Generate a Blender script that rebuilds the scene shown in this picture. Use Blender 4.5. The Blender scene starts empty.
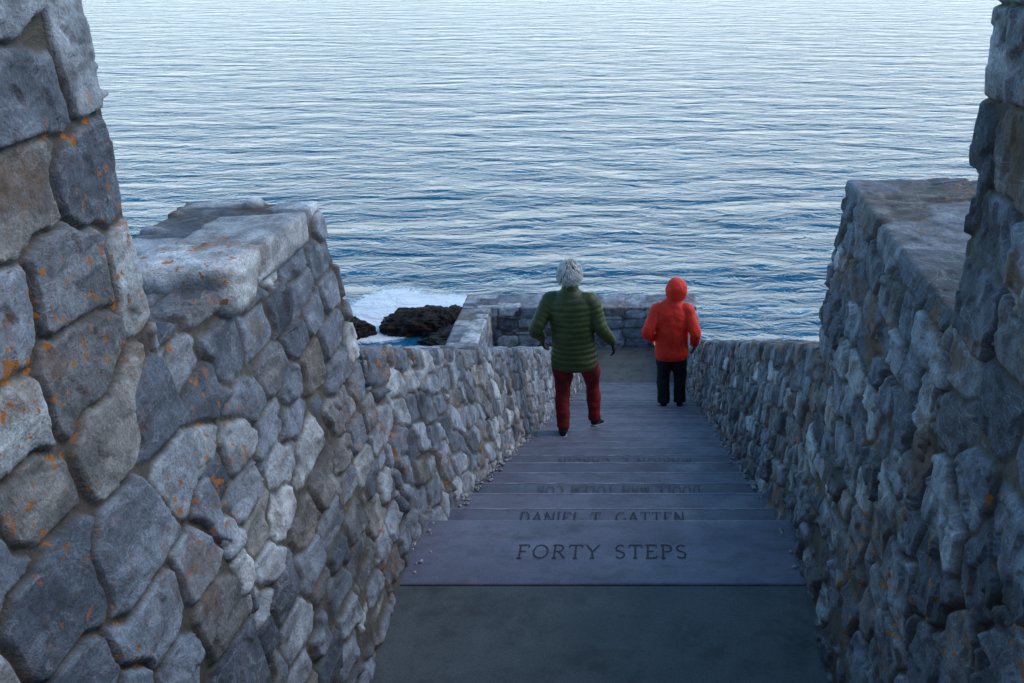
import bpy, bmesh, math, random
import numpy as np
from mathutils import Vector, Matrix
random.seed(7); rng=np.random.default_rng(7)
S=bpy.context.scene
col=S.collection
S.view_settings.view_transform='Standard'
try: S.view_settings.look='None'
except Exception: pass
S.view_settings.exposure=0

# ------------------------------------------------------------ numpy noise
def h3(ix,iy,iz,seed):
    h=(ix.astype(np.int64)*73856093)^(iy.astype(np.int64)*19349663)^(iz.astype(np.int64)*83492791)^(seed*2654435761)
    h&=0xffffffff
    h=(h^(h>>15))*2246822519&0xffffffff
    h=(h^(h>>13))*3266489917&0xffffffff
    h=h^(h>>16)
    return h.astype(np.float64)/4294967295.0
def vnoise(P,seed=0):
    F=np.floor(P).astype(np.int64); f=P-F; f=f*f*(3-2*f)
    r=0
    for dx in (0,1):
        wx=f[:,0] if dx else 1-f[:,0]
        for dy in (0,1):
            wy=f[:,1] if dy else 1-f[:,1]
            for dz in (0,1):
                wz=f[:,2] if dz else 1-f[:,2]
                r=r+wx*wy*wz*h3(F[:,0]+dx,F[:,1]+dy,F[:,2]+dz,seed)
    return r*2-1
def fbm(P,oct=4,seed=0):
    a=1;s=0;t=0
    for i in range(oct):
        s=s+a*vnoise(P*(2.03**i)+i*17.3,seed+i); t+=a; a*=.5
    return s/t
def sstep(a,b,x):
    t=np.clip((x-a)/(b-a),0,1); return t*t*(3-2*t)

# ------------------------------------------------------------ node helper
class NT:
    def __init__(s,name):
        s.m=bpy.data.materials.new(name); s.m.use_nodes=True
        s.t=s.m.node_tree; s.t.nodes.clear()
        s.out=s.n('ShaderNodeOutputMaterial'); s.b=s.n('ShaderNodeBsdfPrincipled')
        s.t.links.new(s.b.outputs[0],s.out.inputs[0])
        s.geo=s.n('ShaderNodeNewGeometry')
    def n(s,ty,**k):
        x=s.t.nodes.new(ty)
        for a,b in k.items(): setattr(x,a,b)
        return x
    def l(s,a,b): s.t.links.new(a,b)
    def set(s,inp,v):
        if isinstance(v,bpy.types.NodeSocket): s.l(v,inp)
        else: inp.default_value=v
    def pos(s,scale=(1,1,1),rot=(0,0,0)):
        m=s.n('ShaderNodeMapping'); s.l(s.geo.outputs['Position'],m.inputs[0])
        m.inputs['Scale'].default_value=scale; m.inputs['Rotation'].default_value=rot
        return m.outputs[0]
    def noise(s,scale,detail=4,rough=.5,vec=None,dist=0):
        x=s.n('ShaderNodeTexNoise'); s.l(vec or s.geo.outputs['Position'],x.inputs['Vector'])
        x.inputs['Scale'].default_value=scale; x.inputs['Detail'].default_value=detail
        x.inputs['Roughness'].default_value=rough; x.inputs['Distortion'].default_value=dist
        return x.outputs['Fac']
    def ramp(s,fac,stops,interp='LINEAR'):
        r=s.n('ShaderNodeValToRGB'); s.l(fac,r.inputs[0]); cr=r.color_ramp; cr.interpolation=interp
        while len(cr.elements)<len(stops): cr.elements.new(.5)
        for e,(p,c) in zip(cr.elements,stops):
            e.position=p
            if not isinstance(c,(tuple,list)): c=(c,c,c)
            e.color=(*c[:3],1)
        return r.outputs[0]
    def mix(s,fac,a,b,mode='MIX'):
        x=s.n('ShaderNodeMix',data_type='RGBA',blend_type=mode)
        s.set(x.inputs[0],fac)
        for i,v in ((6,a),(7,b)):
            if isinstance(v,(tuple,list)): v=(*v[:3],1)
            s.set(x.inputs[i],v)
        return x.outputs[2]
    def math(s,op,a,b=0.0,clamp=False):
        x=s.n('ShaderNodeMath',operation=op); x.use_clamp=clamp
        s.set(x.inputs[0],a); s.set(x.inputs[1],b); return x.outputs[0]
    def bump(s,h,strength,dist,normal=None):
        x=s.n('ShaderNodeBump'); s.l(h,x.inputs['Height']); x.inputs['Strength'].default_value=strength
        x.inputs['Distance'].default_value=dist
        if normal is not None: s.l(normal,x.inputs['Normal'])
        return x.outputs[0]
    def base(s,c):
        if isinstance(c,(tuple,list)): s.b.inputs['Base Color'].default_value=(*c[:3],1)
        else: s.l(c,s.b.inputs['Base Color'])
    def rough(s,v): s.set(s.b.inputs['Roughness'],v)
    def normal(s,v): s.l(v,s.b.inputs['Normal'])

def stone_mat(name,gain=1.0,lichen=.66,rust=.5,grime=.6,lm=.54):
    N=NT(name)
    at=N.n('ShaderNodeAttribute'); at.attribute_name='stone'
    sp=N.n('ShaderNodeSeparateColor'); N.l(at.outputs['Color'],sp.inputs[0])
    R,G,B=sp.outputs
    g=gain
    c=N.ramp(R,[(0,(.075*g,.084*g,.104*g)),(.2,(.135*g,.149*g,.178*g)),(.45,(.205*g,.224*g,.262*g)),(.7,(.275*g,.294*g,.332*g)),(.86,(.37*g,.385*g,.41*g)),(1,(.50*g,.50*g,.50*g))])
    gm=N.ramp(G,[(.76,0.0),(.95,.65)])
    c=N.mix(gm,c,(.21*g,.168*g,.130*g))
    n1=N.noise(8,6,.7,dist=.4)
    c=N.mix(1.0,c,N.ramp(n1,[(.3,.55),(.5,.98),(.7,1.4)]),'MULTIPLY')
    st=N.noise(5,4,.55,vec=N.pos((1,.8,1.7),(.6,.3,.2)),dist=1.0)
    vein=N.ramp(st,[(.488,0.0),(.5,1.0),(.512,0.0)])
    c=N.mix(N.math('MULTIPLY',vein,.4),c,(.48,.49,.49))
    c=N.mix(.75,c,N.ramp(st,[(.38,.6),(.5,1.0),(.62,1.4)]),'MULTIPLY')
    n2=N.noise(110,3,.8)
    c=N.mix(1.0,c,N.ramp(n2,[(.34,.68),(.5,1.0),(.66,1.28)]),'MULTIPLY')
    big=N.noise(2.6,6,.7)
    dk=N.ramp(big,[(.50,0.0),(.62,1.0)])
    c=N.mix(N.math('MULTIPLY',dk,grime),c,(.05,.046,.045))
    ru=N.ramp(big,[(.37,1.0),(.45,0.0)])
    ru=N.math('MULTIPLY',ru,rust)
    c=N.mix(ru,c,(.20,.10,.04))
    mc=N.ramp(n1,[(.3,(.055,.045,.036)),(.7,(.165,.14,.11))])
    c=N.mix(B,c,mc)
    a=N.ramp(N.noise(28,3,.6),[(lichen-.012,0.0),(lichen+.012,1.0)])
    b2=N.ramp(N.noise(1.9,2,.5),[(lm,0.0),(lm+.06,1.0)])
    c=N.mix(N.math('MULTIPLY',N.math('MULTIPLY',a,b2),.9),c,(.55,.17,.014))
    N.base(c); N.rough(.88)
    hh=N.math('ADD',N.math('MULTIPLY',n2,.22),n1)
    N.normal(N.bump(hh,.85,.018))
    return N.m

M_LEFT=stone_mat('rubble_stone_grey',1.15,.625,.5,.35,.55)
M_RIGHT=stone_mat('rubble_stone_weathered',.98,.62,.75,.7,.55)
M_FAR=stone_mat('rubble_stone_far',1.25,.75,.4,.3)

def mesh_obj(name,V,F,mat=None,smooth=True,parent=None):
    me=bpy.data.meshes.new(name)
    V=np.asarray(V,dtype=np.float64); 
    if isinstance(F,np.ndarray):
        me.vertices.add(len(V)); me.vertices.foreach_set('co',V.astype(np.float32).ravel())
        nf,k=F.shape
        me.loops.add(nf*k); me.loops.foreach_set('vertex_index',F.astype(np.int32).ravel())
        me.polygons.add(nf); me.polygons.foreach_set('loop_start',np.arange(0,nf*k,k,dtype=np.int32))
        me.polygons.foreach_set('loop_total',np.full(nf,k,dtype=np.int32))
        me.update(calc_edges=True); me.validate()
    else:
        me.from_pydata([tuple(v) for v in V],[],[tuple(f) for f in F]); me.update()
    if smooth: me.polygons.foreach_set('use_smooth',[True]*len(me.polygons))
    if mat: me.materials.append(mat)
    o=bpy.data.objects.new(name,me); col.objects.link(o)
    if parent: o.parent=parent
    return o

# ------------------------------------------------------------ masonry
def voro(P,sp,shear,seed,jit=.32,rem=.13,warp=.007,tilt=.45,ry=(-2,-1,0,1,2),pw=10):
    q=P.copy(); q[:,2]=q[:,2]+shear*q[:,1]
    if warp:
        wv=np.stack([fbm(P*4+3,3,seed+50),fbm(P*4+31,3,seed+60),fbm(P*4+77,3,seed+70)],1)
        q=q+wv*warp
    q=q/np.array(sp)
    iz=np.floor(q[:,2]).astype(np.int64)
    ix=np.floor(q[:,0]).astype(np.int64)
    n=len(q); F1=np.full(n,1e9);F2=np.full(n,1e9)
    S1=np.zeros((n,3));ID=np.zeros((n,3),dtype=np.int64)
    for dz in (-1,0,1):
        kz=iz+dz; off=h3(kz,kz*0,kz*0,seed+9)
        iy=np.floor(q[:,1]-off).astype(np.int64)
        for dy in ry:
            ky=iy+dy
            for dx in (-1,0,1):
                kx=ix+dx
                s=np.stack([kx+.5+(h3(kx,ky,kz,seed+1)-.5)*.3,
                            ky+.5+off+(h3(kx,ky,kz,seed+2)-.5)*2*jit,
                            kz+.5+(h3(kx,ky,kz,seed+3)-.5)*2*jit],1)
                v=q-s
                ta=(h3(kx,ky,kz,seed+6)-.5)*tilt
                vx=np.abs(v[:,0]);vy=np.abs(v[:,1]+ta*v[:,2]); vz=np.abs(v[:,2]-ta*v[:,1])
                d=(vx**pw+vy**pw+vz**pw)**(1/pw)
                if rem: d=np.where(h3(kx,ky,kz,seed+5)<rem,1e6,d)
                m1=d<F1; m2=(~m1)&(d<F2)
                F2=np.where(m1,F1,np.where(m2,d,F2))
                F1=np.where(m1,d,F1); S1=np.where(m1[:,None],s,S1)
                ID=np.where(m1[:,None],np.stack([kx,ky,kz],1),ID)
    e=(F2-F1)*.5*min(sp[1:])
    return e,ID,(q-S1)*np.array(sp)

def box_surface(xs,ys,zs):
    nx,ny,nz=len(xs),len(ys),len(zs)
    idf=lambda i,j,k:(i*ny+j)*nz+k
    Q=[]
    def quad(A,B,fn,flip):
        a,b=np.meshgrid(np.arange(A-1),np.arange(B-1),indexing='ij'); a=a.ravel();b=b.ravel()
        q=np.stack([fn(a,b),fn(a+1,b),fn(a+1,b+1),fn(a,b+1)],1)
        if flip: q=q[:,::-1]
        Q.append(q)
    quad(nx,ny,lambda a,b:idf(a,b,nz-1),False); quad(nx,ny,lambda a,b:idf(a,b,0*a),True)
    quad(ny,nz,lambda a,b:idf(nx-1,a,b),False); quad(ny,nz,lambda a,b:idf(0,a,b),True)
    quad(nx,nz,lambda a,b:idf(a,0,b),False); quad(nx,nz,lambda a,b:idf(a,ny-1,b),True)
    Q=np.concatenate(Q); u,inv=np.unique(Q,return_inverse=True); F=inv.reshape(Q.shape)
    i=u//(ny*nz); j=(u//nz)%ny; k=u%nz
    return xs[i],ys[j],zs[k],F

def stone_wall(name,xs,ys,zs,mapf,mat,sp=(.34,.27,.20),shear=0,seed=1,amp=.016,cap=0.0,ztop=None,mort=(.003,.0075),bright=0.0,parent=None,tilt=.06,rough=1.0,facet=.12):
    a,b,c,F=box_surface(np.asarray(xs,float),np.asarray(ys,float),np.asarray(zs,float))
    X,Y,Z=mapf(a,b,c); P=np.stack([X,Y,Z],1)
    o=mesh_obj(name,P,F,mat,parent=parent); me=o.data
    nn=np.zeros(len(P)*3,dtype=np.float32); me.vertices.foreach_get('normal',nn); nn=nn.reshape(-1,3).astype(float)
    e,ID,loc=voro(P,sp,shear,seed)
    r1=h3(ID[:,0],ID[:,1],ID[:,2],seed+20); r2=h3(ID[:,0],ID[:,1],ID[:,2],seed+21)
    tv=np.stack([h3(ID[:,0],ID[:,1],ID[:,2],seed+22+i)-.5 for i in range(3)],1)
    m=sstep(mort[0],mort[1],e+fbm(P*26,3,seed+2)*.0035)
    cham=sstep(0,.011,e)
    rockn=fbm(P*15,4,seed+4); fine=fbm(P*55,2,seed+6)
    fac=0
    if facet:
        e2,I2,l2=voro(P+rockn[:,None]*.012,(.12,.095,.07),0,seed+100,jit=.4,rem=0,warp=0,tilt=1.2,ry=(-1,0,1),pw=3)
        t2=np.stack([h3(I2[:,0],I2[:,1],I2[:,2],seed+122+i)-.5 for i in range(3)],1)
        fac=(t2*l2).sum(1)*facet*2+(h3(I2[:,0],I2[:,1],I2[:,2],seed+130)-.5)*.004*rough
    d=m*(amp*.75+amp*.25*cham+(r2-.5)*amp*.6+(tv*loc).sum(1)*tilt*2+fac+rough*rockn*.003)+fine*.0020+(1-m)*(rockn*.004)
    if cap>0:
        up=sstep(.5,.9,nn[:,2])
        if ztop is not None: up=np.maximum(up,sstep(ztop-.05,ztop-.02,Z+rockn*.03)*.8)
        capn=.5+.5*np.tanh(fbm(P*4,3,seed+11)*6+ (cap-.5)*6)
        k=up*capn
        d=d*(1-k)+k*(amp*.7+rockn*.005+fine*.004)
        m=m*(1-k)+k*.80
    d+=fbm(P*1.6,2,seed+8)*.010
    P=P+nn*d[:,None]
    me.vertices.foreach_set('co',P.astype(np.float32).ravel())
    ca=me.color_attributes.new('stone','FLOAT_COLOR','POINT')
    C=np.stack([np.clip(r1+bright+fbm(P*3,2,seed+30)*.12,0,1),h3(ID[:,0],ID[:,1],ID[:,2],seed+33),1-m,np.ones(len(P))],1)
    ca.data.foreach_set('color',C.astype(np.float32).ravel())
    me.update(); return o
def ar(*segs):
    out=[segs[0][0]]
    for a,b,h in segs:
        n=max(1,int(round((b-a)/h))); out+=list(np.linspace(a,b,n+1)[1:])
    return np.array(out)

ZT=-1.03        # pillar-block top
FL=-2.68        # landing level
T0=3.95; TD=.40; RI=.17; NS=30
def stairZ(y):
    return np.where(y<T0,FL,FL-.01-(y-T0)*RI/TD)
def mk_side(sign,base,bat,thick,y_top,hmax=1.65):
    def f(a,b,c):
        zt=y_top(b); zb=stairZ(b)-.5
        Z=zb+(zt-zb)*c
        h=np.clip(Z-stairZ(b),-.5,hmax)
        xi=base+sign*bat*h
        X=xi+sign*a*thick if sign>0 else xi-(1-a)*thick
        return X,b+0*a,Z
    return f
stone_wall('stone_wall',ar((0,1,.07)),ar((-3.5,.6,.04),(.6,2.34,.006)),ar((0,.1,.02),(.1,.93,.0021),(.93,1,.01)),
   mk_side(-1,-1.085,.135,.7,lambda y:.62+0*y),M_LEFT,sp=(.5,.28,.21),seed=4,amp=.016,bright=.07,mort=(.005,.009),tilt=.045,facet=.07)
stone_wall('stone_wall',ar((0,1,.07)),ar((-3.5,.8,.04),(.8,2.50,.007)),ar((0,.1,.02),(.1,.93,.0024),(.93,1,.01)),
   mk_side(1,.715,.100,.7,lambda y:.62+0*y),M_RIGHT,sp=(.5,.28,.20),seed=14,amp=.018,tilt=.07,rough=1.6,facet=.16)
stone_wall('stone_parapet',ar((0,1,.018)),ar((2.32,3.72,.008)),ar((0,.12,.02),(.12,1,.0046)),
   mk_side(-1,-1.085,.137,.50,lambda y:ZT+0*y),M_LEFT,sp=(.36,.22,.13),seed=23,amp=.016,cap=.35,ztop=ZT,bright=.0)
stone_wall('stone_parapet',ar((0,1,.018)),ar((2.48,4.08,.009)),ar((0,.12,.02),(.12,1,.0052)),
   mk_side(1,.715,.100,.62,lambda y:ZT+0*y),M_RIGHT,sp=(.36,.20,.14),seed=35,amp=.017,cap=.9,ztop=ZT,rough=1.6,tilt=.07,facet=.16)
def topL(y): return -1.66-(y-3.67)*.445+.010*np.sin(y*5.1)
def topR(y): return -1.80-(y-4.04)*.436+.010*np.sin(y*4.3)
stone_wall('stair_wall',ar((0,1,.05)),ar((3.70,8,.012),(8,15.85,.025)),ar((0,.3,.03),(.3,1,.0105)),
   mk_side(-1,-1.08,.13,.5,topL),M_LEFT,sp=(.34,.20,.145),shear=.44,seed=41,amp=.020,bright=.0,tilt=.09)
stone_wall('stair_wall',ar((0,1,.05)),ar((4.06,8,.012),(8,15.9,.025)),ar((0,.3,.03),(.3,1,.0105)),
   mk_side(1,.71,.10,.5,lambda y:np.maximum(topR(y),-7.0)),M_RIGHT,sp=(.34,.19,.14),shear=.44,seed=52,amp=.020,tilt=.11,rough=1.4)
stone_wall('capstone_slab',ar((-1.58,-1.275,.012)),ar((2.74,3.42,.012)),ar((ZT-.06,ZT+.045,.012)),
   lambda a,b,c:(a+.04*(b-3)+0*c,b+.10*(a+1.4),c),M_LEFT,sp=(3,3,3),seed=90,amp=.0,mort=(-1,-.5),bright=.8,rough=.5,facet=.05)
ZL=FL-.01-RI*NS
yend=T0+TD*NS
stone_wall('sea_wall',ar((-3.6,1.0,.025)),ar((17.6,18.3,.035)),ar((ZL-1.0,-6.97,.025)),lambda a,b,c:(a,b,c),M_FAR,sp=(.42,.4,.2),seed=61,amp=.02,cap=1.0,ztop=-6.97,facet=0)
stone_wall('sea_wall',ar((-3.6,-3.05,.025)),ar((15.7,17.62,.03)),ar((ZL-1.0,-6.99,.025)),lambda a,b,c:(a,b,c),M_FAR,sp=(.42,.4,.2),seed=66,amp=.02,cap=1.0,ztop=-6.97,bright=.15,facet=0)
stone_wall('sea_wall',ar((.74,1.02,.025)),ar((15.88,17.62,.03)),ar((ZL-1.0,-7.02,.025)),lambda a,b,c:(a,b,c),M_FAR,sp=(.42,.4,.2),seed=68,amp=.02,cap=1.0,ztop=-7.02,facet=0)

# ------------------------------------------------------------ stairs
N=NT('bluestone_tread')
at=N.n('ShaderNodeAttribute'); at.attribute_name='tone'
c=N.ramp(N.noise(3,6,.6),[(.3,(.110,.105,.145)),(.7,(.175,.165,.21))])
c=N.mix(1.0,c,N.ramp(N.noise(160,3,.7),[(.3,.72),(.7,1.3)]),'MULTIPLY')
c=N.mix(1.0,c,at.outputs['Color'],'MULTIPLY')
c=N.mix(N.ramp(N.noise(5,8,.75,vec=N.pos((1,2.2,1))),[(.47,0.0),(.68,.7)]),c,(.062,.060,.076))
c=N.mix(N.ramp(N.noise(11,6,.75),[(.58,0.0),(.72,.4)]),c,(.26,.255,.29))
N.base(c); N.rough(N.ramp(N.noise(4,5,.6),[(.3,.45),(.7,.8)])); N.normal(N.bump(N.noise(120,4,.7),.4,.005))
M_TREAD=N.m
N=NT('nosing_highlight_paint'); N.base(N.ramp(N.noise(9,5,.7),[(.35,(.13,.125,.165)),(.65,(.30,.29,.33))])); N.rough(.7); M_NOSE=N.m  # edge highlight of the steps, painted as a lighter colour
N=NT('landing_concrete')
c=N.ramp(N.noise(1.7,7,.65),[(.3,(.075,.084,.086)),(.7,(.125,.135,.134))])
c=N.mix(1.0,c,N.ramp(N.noise(190,3,.8),[(.3,.55),(.7,1.5)]),'MULTIPLY')
c=N.mix(N.ramp(N.noise(5,8,.7),[(.48,0.0),(.66,.75)]),c,(.046,.050,.050))
N.base(c); N.rough(.8); N.normal(N.bump(N.noise(140,4,.8),.5,.005))
M_CONC=N.m
N=NT('letter_groove_shade'); N.base((.045,.042,.055)); N.rough(.9); M_GROOVE_SHADE=N.m  # groove shade put into the letter colour
N=NT('worn_letter_groove_shade'); N.base((.085,.08,.10)); N.rough(.9); M_GROOVE_SHADE2=N.m

def boxes(name,L,mat,bev=.006,tones=None,parent=None):
    bm=bmesh.new(); cl=bm.verts.layers.float_color.new('tone')
    for i,(x0,x1,y0,y1,z0,z1) in enumerate(L):
        r=bmesh.ops.create_cube(bm,size=1)
        vs=r['verts']; t=tones[i] if tones else 1
        for v in vs:
            v.co=Vector(((x0+x1)/2+v.co.x*(x1-x0),(y0+y1)/2+v.co.y*(y1-y0),(z0+z1)/2+v.co.z*(z1-z0))); v[cl]=(t,t,t,1)
        if bev:
            es=list({e for v in vs for e in v.link_edges})
            bmesh.ops.bevel(bm,geom=es,offset=bev,segments=2,affect='EDGES',profile=.6)
    me=bpy.data.meshes.new(name); bm.to_mesh(me); bm.free(); me.materials.append(mat)
    o=bpy.data.objects.new(name,me); col.objects.link(o)
    if parent: o.parent=parent
    return o
L=[(-1.35,1.0,3.45,3.95,FL-.21,FL+.004)]; tones=[1.15]; NV=[];NF=[]
for k in range(1,NS+1):
    z=FL-.01-RI*k+random.uniform(-.004,.004)
    y1=T0+TD*k+random.uniform(-.014,.014)
    L.append((-1.35,1.0,T0+TD*(k-1)-.04,y1,z-.21,z)); tones.append(random.uniform(.72,1.15))
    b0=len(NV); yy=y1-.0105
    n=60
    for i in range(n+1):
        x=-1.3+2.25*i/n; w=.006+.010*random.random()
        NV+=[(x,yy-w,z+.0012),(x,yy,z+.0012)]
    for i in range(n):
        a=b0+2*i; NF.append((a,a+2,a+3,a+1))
stairs=boxes('stone_stairs',L,M_TREAD,.010,tones)
mesh_obj('nosing_highlight',NV,NF,M_NOSE,smooth=False,parent=stairs)  # thin pale strips painting the highlight along each step edge
L=[(-1.35,1.0,1.7,3.445,FL-.25,FL)]
for k in range(1,7): L.append((-1.35,1.0,1.7-.3*k,1.7-.3*(k-1)+.03,FL-.25,FL+.17*k))
L.append((-1.35,1.0,-3.4,-.12,FL-.25,FL+.17*6-.006))
boxes('landing_pavement',L,M_CONC,.006)
boxes('lower_landing_pavement',[(-3.1,1.0,yend+.02,17.62,ZL-.3,ZL-.012)],M_CONC,.006)

# letters: flat dark strips, the shade of cut grooves painted as colour
def arc(cx,cy,rx,ry,a0,a1,n=14):
    return [(cx+rx*math.cos(math.radians(a0+(a1-a0)*i/n)),cy+ry*math.sin(math.radians(a0+(a1-a0)*i/n))) for i in range(n+1)]
G={'F':(.62,[[(.12,0),(.12,1)],[(.0,.97),(.6,.97),(.6,.8)],[(.12,.52),(.45,.52)],[(0,0.02),(.26,0.02)]]),
'E':(.64,[[(.12,0),(.12,1)],[(.0,.97),(.6,.97),(.6,.82)],[(.12,.52),(.45,.52)],[(0,.03),(.62,.03),(.62,.18)]]),
'O':(.9,[arc(.45,.5,.4,.47,0,360,28)]),
'G':(.85,[arc(.45,.5,.38,.47,50,340,22),[(.81,.0),(.81,.42),(.6,.42)]]),
'C':(.8,[arc(.45,.5,.38,.47,50,310,22)]),
'R':(.72,[[(.12,0),(.12,1)],[(.0,.97),(.3,.97)]+arc(.34,.74,.24,.23,90,-90)+[(.12,.51)],[(.34,.5),(.7,.0)],[(0,.02),(.26,.02)]]),
'P':(.64,[[(.12,0),(.12,1)],[(.0,.97),(.3,.97)]+arc(.34,.73,.24,.24,90,-90)+[(.12,.49)],[(0,.02),(.26,.02)]]),
'T':(.72,[[(.36,0),(.36,.97)],[(.0,.8),(.0,.96),(.72,.96),(.72,.8)],[(.24,.02),(.48,.02)]]),
'Y':(.76,[[(.0,1),(.38,.48)],[(.76,1),(.38,.48),(.38,0)],[(.25,.02),(.51,.02)]]),
'S':(.56,[arc(.28,.74,.23,.22,35,250,14)+arc(.28,.26,.24,.23,75,-150,16)]),
'D':(.8,[[(.12,0),(.12,1)],[(0,.97),(.3,.97)]+arc(.34,.5,.4,.47,90,-90,18)+[(0,.03)]]),
'A':(.78,[[(.02,0),(.39,1)],[(.39,1),(.76,0)],[(.16,.36),(.62,.36)]]),
'N':(.82,[[(.1,0),(.1,1)],[(.1,1),(.72,0)],[(.72,0),(.72,1)]]),
'I':(.24,[[(.12,0),(.12,1)],[(0,.98),(.24,.98)],[(0,.02),(.24,.02)]]),
'L':(.6,[[(.12,0),(.12,1)],[(0,.03),(.58,.03),(.58,.18)]]),
'M':(.95,[[(.1,0),(.12,1)],[(.12,1),(.47,.1)],[(.47,.1),(.82,1)],[(.82,1),(.85,0)]]),
'H':(.82,[[(.12,0),(.12,1)],[(.7,0),(.7,1)],[(.12,.52),(.7,.52)]]),
'.':(.15,[[(.04,.02),(.1,.08)]]),' ':(.45,[])}
def flat_letters(name,text,cx,cy,z,H,W,parent,mat,th,flip=False):
    tot=sum(G[ch][0]+.22 for ch in text)-.22
    sx=W/tot; V=[];Fc=[];x=0
    for ch in text:
        w,st=G[ch]
        for si,pl in enumerate(st):
            zz=z+.0012+.00025*(si)
            pts=[Vector((cx-W/2+(x+p[0])*sx,cy-H/2+p[1]*H)) for p in pl]
            if flip: pts=[Vector((2*cx-p.x,2*cy-p.y)) for p in pts]
            b0=len(V)
            for i,p in enumerate(pts):
                t=(pts[min(i+1,len(pts)-1)]-pts[max(i-1,0)]).normalized(); q=Vector((-t.y,t.x))*th
                V+= [(p.x+q.x,p.y+q.y,zz),(p.x-q.x,p.y-q.y,zz)]
            for i in range(len(pts)-1):
                a=b0+2*i; Fc.append((a+1,a+3,a+2,a))
        x+=w+.22
    return mesh_obj(name,V,Fc,mat,smooth=False,parent=parent)
flat_letters('inscription','FORTY STEPS',-.20,3.69,FL+.005,.105,.78,stairs,M_GROOVE_SHADE,.0040)
for k,nm,fl in ((1,'DANIEL T. GATTEN',False),(3,'DOOLE MAN TOLEM COR',True),(6,'MARION E. CARDIN',True)):
    flat_letters('inscription_%d'%k,nm,-.19+random.uniform(-.04,.04),T0+TD*(k-1)+.285,FL-.01-RI*k+.005,.10,.86 if k<2 else 1.0,stairs,M_GROOVE_SHADE if k<2 else M_GROOVE_SHADE2,.0036,fl)

# pebbles along wall foot
N=NT('pale_pebble'); N.base(N.ramp(N.noise(50,2),[(.3,(.15,.15,.15)),(.7,(.5,.48,.46))])); N.rough(.8); M_PEB=N.m
bm=bmesh.new()
for i in range(480):
    k=random.randint(0,NS-6)
    side=random.random()<.5
    y=T0+TD*(k)+.4-abs(random.gauss(0,.09)) if k>0 else random.uniform(3.5,3.95)
    kk=max(0,k+1) if k>0 else 0
    z=FL-.01-RI*kk if kk>0 else FL
    x=(-1.050+abs(random.gauss(0,.02))) if side else (.68-abs(random.gauss(0,.02)))
    s=random.uniform(.004,.013)
    r=bmesh.ops.create_icosphere(bm,subdivisions=1,radius=s)
    for v in r['verts']: v.co=Vector((v.co.x*random.uniform(.7,1.3)+x,v.co.y*1.2+y,v.co.z*.7+z+s*.5))
me=bpy.data.meshes.new('gravel'); bm.to_mesh(me); bm.free(); me.materials.append(M_PEB)
o=bpy.data.objects.new('gravel',me); col.objects.link(o)

# ------------------------------------------------------------ terrain, rocks, sea
SEA=-13.0
N=NT('cliff_rock')
c=N.ramp(N.noise(.8,8,.65),[(.3,(.05,.045,.038)),(.6,(.13,.115,.09)),(.8,(.20,.18,.15))])
N.base(c); N.rough(.9); N.normal(N.bump(N.noise(6,8,.7),.8,.1)); M_CLIFF=N.m
gx,gy=np.meshgrid(np.arange(-40,40.1,.5),np.arange(-40,26.1,.5),indexing='ij')
P=np.stack([gx.ravel(),gy.ravel(),0*gx.ravel()],1)
z=np.where(P[:,1]<0,-1.75,-1.75-.56*P[:,1])
z=z+fbm(P*.35,4,5)*np.clip((np.abs(P[:,0]+.2)-2)*.4,0,1)*np.clip(P[:,1]*.15+.2,.1,1)*.9-np.clip(np.abs(P[:,0])-3,0,40)*.05*np.clip(P[:,1]*.1,0,1)
z=z-.25
z=np.where(np.abs(P[:,0]+.18)<1.7,z-1.5,z)
z=np.maximum(z,SEA-3)
P[:,2]=z
nx,ny=gx.shape; a,b=np.meshgrid(np.arange(nx-1),np.arange(ny-1),indexing='ij');a=a.ravel();b=b.ravel()
F=np.stack([a*ny+b,(a+1)*ny+b,(a+1)*ny+b+1,a*ny+b+1],1)
mesh_obj('cliff_terrain',P,F,M_CLIFF)

N=NT('wet_seaweed_rock')
c=N.ramp(N.noise(2.2,8,.7),[(.35,(.005,.005,.005)),(.52,(.020,.011,.006)),(.68,(.10,.036,.012))])
N.base(c); N.rough(.6); N.normal(N.bump(N.noise(9,8,.75),1,.2)); M_ROCK=N.m
def rock(cx,cy,sx,sy,sz,seed):
    bm=bmesh.new(); bmesh.ops.create_icosphere(bm,subdivisions=6,radius=1)
    V=np.array([v.co[:] for v in bm.verts]); 
    d=1+.50*fbm(V*1.7+seed,5,seed)+.22*(1-np.abs(fbm(V*4+seed,4,seed+3))*2)
    V=V*d[:,None]*np.array([sx,sy,sz])+np.array([cx,cy,SEA+sz*.05])
    for v,p in zip(bm.verts,V): v.co=p
    for f in bm.faces: f.smooth=True
    me=bpy.data.meshes.new('sea_rock'); bm.to_mesh(me); bm.free(); me.materials.append(M_ROCK)
    o=bpy.data.objects.new('sea_rock',me); col.objects.link(o)
rock(-7.7,31.0,1.2,.85,.60,11); rock(-6.7,30.8,.85,.7,.62,23); rock(-8.6,30.7,.5,.45,.34,31)
rock(-10.05,30.4,.62,.5,.42,47); rock(-10.7,30.1,.6,.5,.38,49); rock(-6.2,29.8,1.2,.9,.4,60)
rock(-10.5,28.4,1.0,.8,.3,71)

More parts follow.
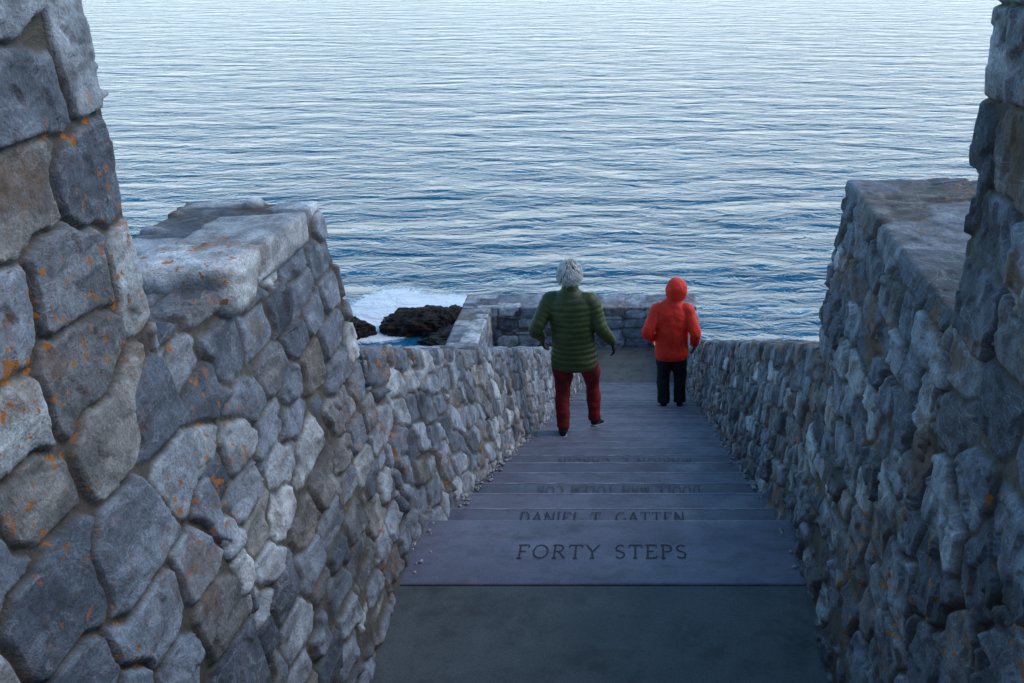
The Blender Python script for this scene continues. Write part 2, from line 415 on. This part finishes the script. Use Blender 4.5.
N=NT('sea_water')
def wv(scale,sc,rot,detail=3,rough=.5,dist=.3): return N.noise(scale,detail,rough,vec=N.pos(sc,(0,0,rot)),dist=dist)
w1=wv(.15,(1,2.4,1),.14,2)
w2=wv(.60,(1,2.0,1),-.20,5,.6,.7)
h=N.math('ADD',N.math('MULTIPLY',w1,1.0),N.math('MULTIPLY',w2,.40))
N.normal(N.bump(h,1.0,1.0))
sep=N.n('ShaderNodeSeparateXYZ'); N.l(N.geo.outputs['Position'],sep.inputs[0])
def ell(cx,cy,rx,ry):
    dx=N.math('DIVIDE',N.math('SUBTRACT',sep.outputs[0],cx),rx); dy=N.math('DIVIDE',N.math('SUBTRACT',sep.outputs[1],cy),ry)
    r=N.math('ADD',N.math('MULTIPLY',dx,dx),N.math('MULTIPLY',dy,dy))
    return N.math('SUBTRACT',1.0,r,True)
m=N.math('MAXIMUM',ell(-9.4,32.6,1.9,2.8),ell(-7.8,33.0,2.2,1.6))
m=N.math('MAXIMUM',m,ell(-9.4,31.0,2.0,1.6))
fn=N.noise(2.6,8,.80,dist=1.5)
fm=N.math('ADD',N.math('MULTIPLY',m,.60),fn)
fm=N.ramp(fm,[(.60,0.0),(.74,1.0)])
fm=N.math('MULTIPLY',fm,N.math('MULTIPLY',m,6.0,True))
wc=N.mix(N.noise(.03,3,.55),(.003,.105,.200),(.006,.145,.255))
N.base(N.mix(fm,wc,(.95,.96,.97)))
N.rough(N.math('ADD',N.math('MULTIPLY',fm,.6),.06))
N.b.inputs['IOR'].default_value=1.333
M_SEA=N.m
R=9000
mesh_obj('sea',[(-R,-R,SEA),(R,-R,SEA),(R,R,SEA),(-R,R,SEA)],[(0,1,2,3)],M_SEA,smooth=False)

# ------------------------------------------------------------ people
def cloth(name,c1,c2,scale=12,rough=.75,bump=.4,dist=.01):
    N=NT(name); N.base(N.ramp(N.noise(scale,5,.6),[(.3,c1),(.7,c2)])); N.rough(rough)
    N.normal(N.bump(N.noise(scale*1.6,5,.6,dist=.8),bump,dist)); return N.m
M_GREEN=cloth('olive_quilted_nylon',(.036,.050,.009),(.066,.086,.018),10,.55,.5,.012)
M_RED=cloth('orange_red_shell',(.80,.018,.004),(.95,.032,.007),8,.65,.6,.014)
M_MAROON=cloth('dark_red_trouser',(.05,.003,.004),(.34,.008,.010),7,.8,.6,.015)
M_BLACK=cloth('black_cloth',(.006,.006,.008),(.018,.018,.021),12,.8,.6,.015)
M_SHOE=cloth('shoe_leather',(.008,.008,.009),(.02,.018,.018),30,.55,.2,.004)
M_SOLE=cloth('shoe_sole',(.25,.24,.23),(.4,.38,.36),30,.7,.2,.004)
M_HAIR=cloth('grey_hair',(.14,.13,.12),(.36,.34,.31),45,.6,.6,.006)
M_HAIR2=cloth('white_hair',(.38,.37,.34),(.85,.83,.78),30,.5,.2,.004)
M_SKIN=cloth('skin',(.45,.24,.17),(.55,.31,.22),20,.55,.1,.002)
M_EYE=cloth('eye',(.02,.02,.02),(.03,.02,.02),20,.2,.0,.001)

def cr(pts,ds):
    A=np.array(pts,float); P=np.vstack([2*A[0]-A[1],A,2*A[-1]-A[-2]]); out=[]
    for i in range(1,len(P)-2):
        L=np.linalg.norm(P[i+1,:3]-P[i,:3]); n=max(2,int(L/ds))
        for j in range(n):
            t=j/n
            out.append(.5*((2*P[i])+(-P[i-1]+P[i+1])*t+(2*P[i-1]-5*P[i]+4*P[i+1]-P[i+2])*t*t+(-P[i-1]+3*P[i]-3*P[i+1]+P[i+2])*t**3))
    out.append(A[-1]); return np.array(out)
def tube(bm,pts,n=20,ds=.012,rib=0,pitch=.05,side=(1,0,0)):
    A=cr(pts,ds); rings=[]; s=0
    for i,a in enumerate(A):
        if i: s+=np.linalg.norm(a[:3]-A[i-1,:3])
        t=Vector(A[min(i+1,len(A)-1),:3]-A[max(i-1,0),:3]).normalized()
        u=Vector(side); u=(u-t*u.dot(t)).normalized(); v=t.cross(u)
        if rib: 
            ph=abs(math.sin(math.pi*s/pitch)); add=rib*(ph**.55-1)
        else: add=0
        ra,rb=a[3]+add,a[4]+add
        ring=[]
        for j in range(n):
            an=2*math.pi*j/n
            ring.append(bm.verts.new(Vector(a[:3])+u*ra*math.cos(an)+v*rb*math.sin(an)))
        rings.append(ring)
    for i in range(len(rings)-1):
        for j in range(n):
            bm.faces.new((rings[i][j],rings[i][(j+1)%n],rings[i+1][(j+1)%n],rings[i+1][j]))
    bm.faces.new(rings[0][::-1]); bm.faces.new(rings[-1])
def blob(bm,c,r,sub=3):
    x=bmesh.ops.create_icosphere(bm,subdivisions=sub,radius=1)
    for v in x['verts']: v.co=Vector((c[0]+v.co.x*r[0],c[1]+v.co.y*r[1],c[2]+v.co.z*r[2]))
def finish(bm,name,mat,parent,voxel=.01,smooth=1,wr=0,wscale=9,seed=1):
    bmesh.ops.recalc_face_normals(bm,faces=bm.faces)
    me=bpy.data.meshes.new(name); bm.to_mesh(me); bm.free()
    o=bpy.data.objects.new(name,me); col.objects.link(o)
    if voxel:
        m=o.modifiers.new('r','REMESH'); m.mode='VOXEL'; m.voxel_size=voxel; m.use_smooth_shade=True
        if smooth:
            k=o.modifiers.new('s','SMOOTH'); k.iterations=smooth; k.factor=.5
        dg=bpy.context.evaluated_depsgraph_get(); dg.update()
        me2=bpy.data.meshes.new_from_object(o.evaluated_get(dg)); o.modifiers.clear(); o.data=me2; me=me2
    if wr:
        V=np.zeros(len(me.vertices)*3,dtype=np.float32); me.vertices.foreach_get('co',V); V=V.reshape(-1,3)
        nn=np.zeros_like(V).ravel(); me.vertices.foreach_get('normal',nn); nn=nn.reshape(-1,3)
        V=V+nn*(fbm(V.astype(float)*wscale,3,seed)*wr)[:,None].astype(np.float32)
        me.vertices.foreach_set('co',V.astype(np.float32).ravel())
    me.materials.clear(); me.materials.append(mat)
    me.polygons.foreach_set('use_smooth',[True]*len(me.polygons)); me.update()
    o.parent=parent; return o
def hand(parent,name,wr,dr,nrm,side,mat,sc=1.0):
    d=Vector(dr).normalized(); n=Vector(nrm); n=(n-d*n.dot(d)).normalized(); s=d.cross(n)*side; w=Vector(wr)
    bm=bmesh.new()
    def P(a,b,c,r1,r2=None): q=w+(d*a+s*b+n*c)*sc; return (*q,r1*sc,(r2 or r1)*sc)
    tube(bm,[P(-.03,0,0,.028,.022),P(.01,0,0,.030,.018),P(.05,0,0,.040,.017),P(.085,0,0.002,.039,.013)],n=14,ds=.008,side=tuple(s))
    Ls=[.070,.080,.074,.058]
    for i,Lf in enumerate(Ls):
        b=.030-.020*i
        tube(bm,[P(.07,b,0,.0095),P(.088+Lf*.25,b*1.08,.006,.0095),P(.088+Lf*.6,b*1.1,.022,.0088),P(.088+Lf*.85,b*1.08,.042,.0075)],n=8,ds=.006)
    tube(bm,[P(.02,.026,.004,.013),P(.045,.048,.014,.012),P(.068,.058,.026,.0105),P(.085,.056,.038,.009)],n=8,ds=.006)
    return finish(bm,name,mat,parent,.0045,1)
def shoe(parent,name,x,y,z,ang,pitch,mat):
    e=Matrix.Translation((x,y,z))@Matrix.Rotation(ang,4,'Z')@Matrix.Rotation(pitch,4,'X')
    def T(p): return tuple(e@Vector(p[:3]))+tuple(p[3:])
    bm=bmesh.new()
    tube(bm,[T((0,-.075,.055,.030,.040)),T((0,-.04,.058,.038,.046)),T((0,.03,.052,.040,.042)),T((0,.10,.040,.046,.030)),T((0,.16,.034,.043,.024)),T((0,.195,.03,.026,.016))],n=14,ds=.01)
    tube(bm,[T((0,-.02,.05,.046,.046)),T((0,-.025,.12,.045,.045))],n=14,ds=.01)
    finish(bm,name,mat,parent,.007,2)
    bm=bmesh.new()
    tube(bm,[T((0,-.085,.013,.028,.012)),T((0,-.05,.013,.037,.012)),T((0,.04,.013,.036,.012)),T((0,.12,.013,.047,.012)),T((0,.20,.016,.028,.012))],n=14,ds=.01)
    finish(bm,name+'_sole',M_SOLE,parent,.006,1)
def head(parent,c,yaw):
    e=Matrix.Translation(c)@Matrix.Rotation(yaw,4,'Z')
    bm=bmesh.new()
    bmesh.ops.create_uvsphere(bm,u_segments=40,v_segments=28,radius=1)
    for v in bm.verts:
        x,y,z=v.co
        k=1-.22*max(0,-z)**1.3
        X=.076*x*k; Y=.098*y*(1-.10*max(0,-z)); Z=.118*z
        if y>0: Y*=.93
        if z<-.3 and y>.2: Y+=.010
        if z<-.25 and y<0: Y*=.80
        for s in (-1,1):
            d=((X-s*.031)**2+(Z-.005)**2)**.5
            if y>0: Y-=.009*math.exp(-(d/.018)**2)
        v.co=(X,Y,Z)
    blob(bm,(0,.095,-.022),(.013,.022,.016)); blob(bm,(0,.09,.0),(.009,.014,.024))
    blob(bm,(0,.083,-.058),(.025,.011,.006)); blob(bm,(0,.082,-.068),(.021,.011,.006)); blob(bm,(0,.070,-.097),(.024,.022,.018))
    for s in (-1,1): blob(bm,(s*.078,-.006,-.012),(.010,.019,.031))
    for v in bm.verts: v.co=e@v.co
    finish(bm,'head',M_SKIN,parent,.004,1)
    bm=bmesh.new()
    for s in (-1,1): blob(bm,(s*.031,.079,.004),(.011,.009,.008),2)
    for v in bm.verts: v.co=e@v.co
    finish(bm,'eyes',M_EYE,parent,0)
    return e

def person(name,loc,kind):
    root=bpy.data.objects.new(name,None); root.location=loc; col.objects.link(root)
    g=kind=='green'
    bm=bmesh.new(); rib=.010 if g else 0; jm=M_GREEN if g else M_RED
    oy=.06
    if g:
        tor=[(.03,oy-.01,.68,.200,.150),(.03,oy-.01,.73,.214,.160),(.03,oy,.88,.204,.154),(.025,oy,1.02,.198,.148),(.02,oy+.01,1.18,.222,.152),(.015,oy+.01,1.29,.222,.138),(.01,oy+.015,1.36,.165,.110),(.01,oy+.02,1.41,.090,.080),(.01,oy+.03,1.45,.070,.072)]
        sh=[(-.170,oy,1.315),(.195,oy,1.315)]
        el=[(-.285,oy-.12,1.075),(.290,oy-.02,1.06)]
        wr=[(-.285,oy+.12,.890),(.360,oy+.16,.86)]
        R=(.076,.064,.044)
    else:
        tor=[(0,oy-.01,.70,.195,.145),(0,oy-.01,.76,.210,.155),(0,oy,.90,.205,.150),(0,oy,1.04,.208,.148),(0,oy+.01,1.20,.230,.152),(.0,oy+.01,1.32,.225,.138),(.01,oy+.015,1.40,.165,.110),(.02,oy+.02,1.45,.110,.100),(.035,oy+.03,1.49,.095,.095)]
        sh=[(-.185,oy,1.345),(.190,oy,1.345)]
        el=[(-.305,oy-.10,1.08),(.290,oy-.10,1.07)]
        wr=[(-.250,oy+.10,.92),(.290,oy+.06,.86)]
        R=(.084,.073,.052)
    tube(bm,tor,n=40,ds=.006,rib=rib,pitch=.052)
    for s,e_,w in zip(sh,el,wr):
        inn=(s[0]*.62,s[1],s[2]+.005)
        mid1=[(a+b)/2 for a,b in zip(s,e_)]; mid2=[(a+b)/2 for a,b in zip(e_,w)]
        tube(bm,[(*inn,.075,.075),(*s,R[0],R[0]),(*mid1,R[0]*.95,R[0]*.95),(*e_,R[1],R[1]),(*mid2,R[1]*.88,R[1]*.88),(*w,R[2],R[2])],n=20,ds=.006,rib=rib*.8,pitch=.048,side=(0,1,0))
    if g: tube(bm,[(.01,oy+.02,1.42,.078,.078),(.01,oy+.03,1.475,.066,.070)],n=20,ds=.006)
    finish(bm,'jacket',jm,root,.0075 if g else .009,1 if g else 2,.006 if g else .014,11 if g else 10,3)
    bm=bmesh.new()
    if g:
        legs=[[(-.065,oy-.0,.86,.100,.110),(-.080,oy-.01,.66,.094,.102),(-.085,oy+.0,.44,.072,.076),(-.082,oy-.06,.24,.064,.070),(-.08,-.04,.09,.060,.066)],
              [(.125,oy+.0,.86,.100,.110),(.140,oy+.12,.64,.094,.100),(.150,oy+.25,.41,.072,.075),(.165,oy+.21,.17,.063,.068),(.170,.27,.03,.058,.064)]]
    else:
        legs=[[(-.085,oy,.86,.105,.115),(-.095,oy+.01,.66,.104,.110),(-.098,oy+.03,.44,.088,.090),(-.098,oy-.0,.22,.082,.086),(-.098,.02,.075,.080,.086)],
              [(.085,oy,.86,.105,.115),(.097,oy+.02,.66,.104,.110),(.104,oy+.05,.44,.088,.090),(.108,oy+.02,.22,.082,.086),(.11,.06,.075,.080,.086)]]
    for l in legs: tube(bm,l,n=20,ds=.01)
    cx=.028 if g else 0
    tube(bm,[(cx,oy,.72,.14,.11),(cx,oy,.82,.165,.125),(cx,oy,.95,.15,.12)],n=24,ds=.01)
    finish(bm,'trousers',M_MAROON if g else M_BLACK,root,.009,2,.018,9,8)
    if g:
        shoe(root,'shoe_1',-.08,-.02,.0,.12,0,M_SHOE); shoe(root,'shoe_2',.17,.29,-.065,-.15,-.38,M_SHOE)
    else:
        shoe(root,'shoe_1',-.10,.03,.0,.12,0,M_SHOE); shoe(root,'shoe_2',.11,.07,.0,-.15,0,M_SHOE)
    for i in (0,1):
        w=Vector(wr[i]); e_=Vector(el[i]); d=(w-e_).normalized()
        sx=1 if i==0 else -1
        hand(root,'hand_%d'%(i+1),w+d*.005,(d+Vector((0,0,-.7))).normalized(),(sx,0.2,0),(1 if i else -1),M_BLACK if g or i else M_SKIN,1.05)
    hc=Vector((.005,oy+.045,1.535)) if g else Vector((.05,oy+.05,1.585))
    bm=bmesh.new(); tube(bm,[(.01,oy+.02,1.38,.055,.058),(hc.x,hc.y-.015,hc.z-.04,.052,.055)],n=16,ds=.01); finish(bm,'neck',M_SKIN,root,.006,1)
    e=head(root,hc,-.15 if g else -.5)
    if g:
        bm=bmesh.new(); bmesh.ops.create_icosphere(bm,subdivisions=5,radius=1)
        kill=[]
        for v in bm.verts:
            p=v.co.copy()
            if p.y>.45 and p.z<.45: kill.append(v)
            if p.z<-.80: kill.append(v)
            n_=fbm(np.array([[p.x*3,p.y*3,p.z*2]]),3,5)[0]
            r=1+.12*n_
            k=1-.18*max(0,-p.z-.3)
            v.co=Vector((p.x*.098*r*k,p.y*.114*r*k-.004,p.z*.126*r+.010))
        bmesh.ops.delete(bm,geom=list(set(kill)),context='VERTS')
        for v in bm.verts: v.co=e@v.co
        finish(bm,'hair_cap',M_HAIR,root,0)
        V=[];Fc=[]
        for i in range(900):
            th=random.uniform(0,2*math.pi); ph=math.acos(random.uniform(-.35,1))
            d=Vector((math.sin(ph)*math.cos(th),math.sin(ph)*math.sin(th),math.cos(ph)))
            if d.y>.5 and d.z<.45: continue
            def S_(dd,lift): return Vector((dd.x*(.098+lift),dd.y*(.114+lift)-.004,dd.z*(.126+lift)+.010))
            down=Vector((d.x,d.y,0)); 
            down=down.normalized() if down.length>.05 else Vector((random.gauss(0,1),random.gauss(0,1),0)).normalized()
            steps=4; pts=[S_(d,0.0)]; L_=random.uniform(.18,.55); sw=random.gauss(0,.22)
            for s_ in range(1,steps+1):
                tdir=(down*max(0,d.z)+Vector((0,0,-1))*(1-.3*max(0,d.z))+Vector((-down.y,down.x,0))*sw)
                q=(d+tdir*L_*s_/steps).normalized()
                pts.append(S_(q,.006+.012*math.sin(math.pi*s_/steps)+.010*random.random()*(s_/steps)))
            b=len(V)
            for s_,p in enumerate(pts):
                t=(pts[min(s_+1,steps)]-pts[max(s_-1,0)]).normalized(); w_=t.cross(d).normalized()*.0045*(1-.8*(s_/steps)**2)
                V+=[tuple(e@(p+w_)),tuple(e@(p-w_))]
            for s_ in range(steps): a=b+2*s_; Fc.append((a,a+1,a+3,a+2))
        mesh_obj('hair_strands',V,Fc,M_HAIR2,smooth=True,parent=root)
    else:
        bm=bmesh.new(); bmesh.ops.create_icosphere(bm,subdivisions=5,radius=1)
        kill=[]
        for v in bm.verts:
            p=v.co.copy()
            if p.y>.62 and abs(p.x)<.75 and -.75<p.z<.62: kill.append(v)
            r=1+.06*fbm(np.array([[p.x*2,p.y*2,p.z*2]]),3,15)[0]
            X=p.x*.128*r; Y=p.y*.135*r; Z=p.z*.150*r+.005
            if p.z>.5: Y-=.02*(p.z-.5); X*=.96
            if p.z<-.2: X*=1+.12*(-p.z-.2); Y*=1+.05*(-p.z)
            if p.y<.3: Y-=math.exp(-(p.x/.08)**2)*.004
            v.co=(X,Y,Z)
        bmesh.ops.delete(bm,geom=list(set(kill)),context='VERTS')
        for v in bm.verts: v.co=e@v.co
        o=finish(bm,'hood',M_RED,root,0,0,.010,14,4)
        m=o.modifiers.new('s','SOLIDIFY'); m.thickness=.006; m.offset=1
    return root
def treadz(k): return FL-.01-RI*k
p1=person('person',(-.68,7.88,treadz(10)+.001),'green'); p1.rotation_euler=(0,0,-.10)
person('person',(.335,11.0,treadz(18)+.001),'red')

# ------------------------------------------------------------ light & sky
W=bpy.data.worlds.new('World'); S.world=W; W.use_nodes=True
nt=W.node_tree; nt.nodes.clear()
def wn(ty,**k):
    x=nt.nodes.new(ty)
    for a,b in k.items(): setattr(x,a,b)
    return x
out=wn('ShaderNodeOutputWorld'); bg=wn('ShaderNodeBackground'); sky=wn('ShaderNodeTexSky')
sky.sky_type='NISHITA'; sky.sun_disc=False
el=math.radians(45); az=math.radians(75)
sky.sun_elevation=el; sky.sun_rotation=az; sky.air_density=1.1; sky.dust_density=.8; sky.ozone_density=5.0
bg.inputs[1].default_value=.135
tc=wn('ShaderNodeTexCoord'); sx=wn('ShaderNodeSeparateXYZ'); nt.links.new(tc.outputs['Generated'],sx.inputs[0])
# bright band added to the unseen sky over the sea to brighten the water, fading up and inland: white at the horizon, bluer higher
rz=wn('ShaderNodeValToRGB'); nt.links.new(sx.outputs['Z'],rz.inputs[0])
E=rz.color_ramp.elements
E[0].position=0; E[0].color=(.86,.96,1.0,1)
e1=E.new(.12); e1.color=(.40,.74,.97,1)
e2=E.new(.28); e2.color=(.06,.33,.60,1)
E[-1].position=.70; E[-1].color=(.01,.09,.17,1)
ry=wn('ShaderNodeMapRange'); nt.links.new(sx.outputs['Y'],ry.inputs[0])
ry.inputs[1].default_value=-.5; ry.inputs[2].default_value=.7; ry.inputs[3].default_value=.15; ry.inputs[4].default_value=1
cn=wn('ShaderNodeTexNoise'); cm=wn('ShaderNodeMapping'); nt.links.new(tc.outputs['Generated'],cm.inputs[0]); cm.inputs['Scale'].default_value=(1.2,1.2,4)
nt.links.new(cm.outputs[0],cn.inputs['Vector']); cn.inputs['Scale'].default_value=1.6; cn.inputs['Detail'].default_value=4
cr_=wn('ShaderNodeMapRange'); nt.links.new(cn.outputs['Fac'],cr_.inputs[0]); cr_.inputs[1].default_value=.3; cr_.inputs[2].default_value=.7; cr_.inputs[3].default_value=.8; cr_.inputs[4].default_value=1.2
m2=wn('ShaderNodeMath',operation='MULTIPLY'); nt.links.new(ry.outputs[0],m2.inputs[0]); nt.links.new(cr_.outputs[0],m2.inputs[1])
m3=wn('ShaderNodeMath',operation='MULTIPLY'); nt.links.new(m2.outputs[0],m3.inputs[0]); m3.inputs[1].default_value=10.5
vs=wn('ShaderNodeVectorMath',operation='SCALE'); nt.links.new(rz.outputs[0],vs.inputs[0]); nt.links.new(m3.outputs[0],vs.inputs['Scale'])
va=wn('ShaderNodeVectorMath',operation='ADD'); nt.links.new(vs.outputs[0],va.inputs[0]); nt.links.new(sky.outputs[0],va.inputs[1])
nt.links.new(va.outputs[0],bg.inputs[0]); nt.links.new(bg.outputs[0],out.inputs[0])
sd=bpy.data.lights.new('sun','SUN'); sd.energy=1.05; sd.angle=math.radians(40); sd.color=(1,.97,.95)
so=bpy.data.objects.new('sun',sd); col.objects.link(so)
dirv=Vector((math.sin(az)*math.cos(el),math.cos(az)*math.cos(el),math.sin(el)))
so.rotation_euler=dirv.to_track_quat('Z','Y').to_euler(); so.location=(0,0,30)

cd=bpy.data.cameras.new('camera'); co=bpy.data.objects.new('camera',cd); col.objects.link(co)
cd.sensor_width=36; cd.lens=33.75; cd.shift_x=-.13; cd.clip_start=.05; cd.clip_end=20000
co.location=(0,0,0); co.rotation_euler=(math.radians(90-23.6),0,0)
S.camera=co
print('verts',sum(len(o.data.vertices) for o in bpy.data.objects if o.type=='MESH'))
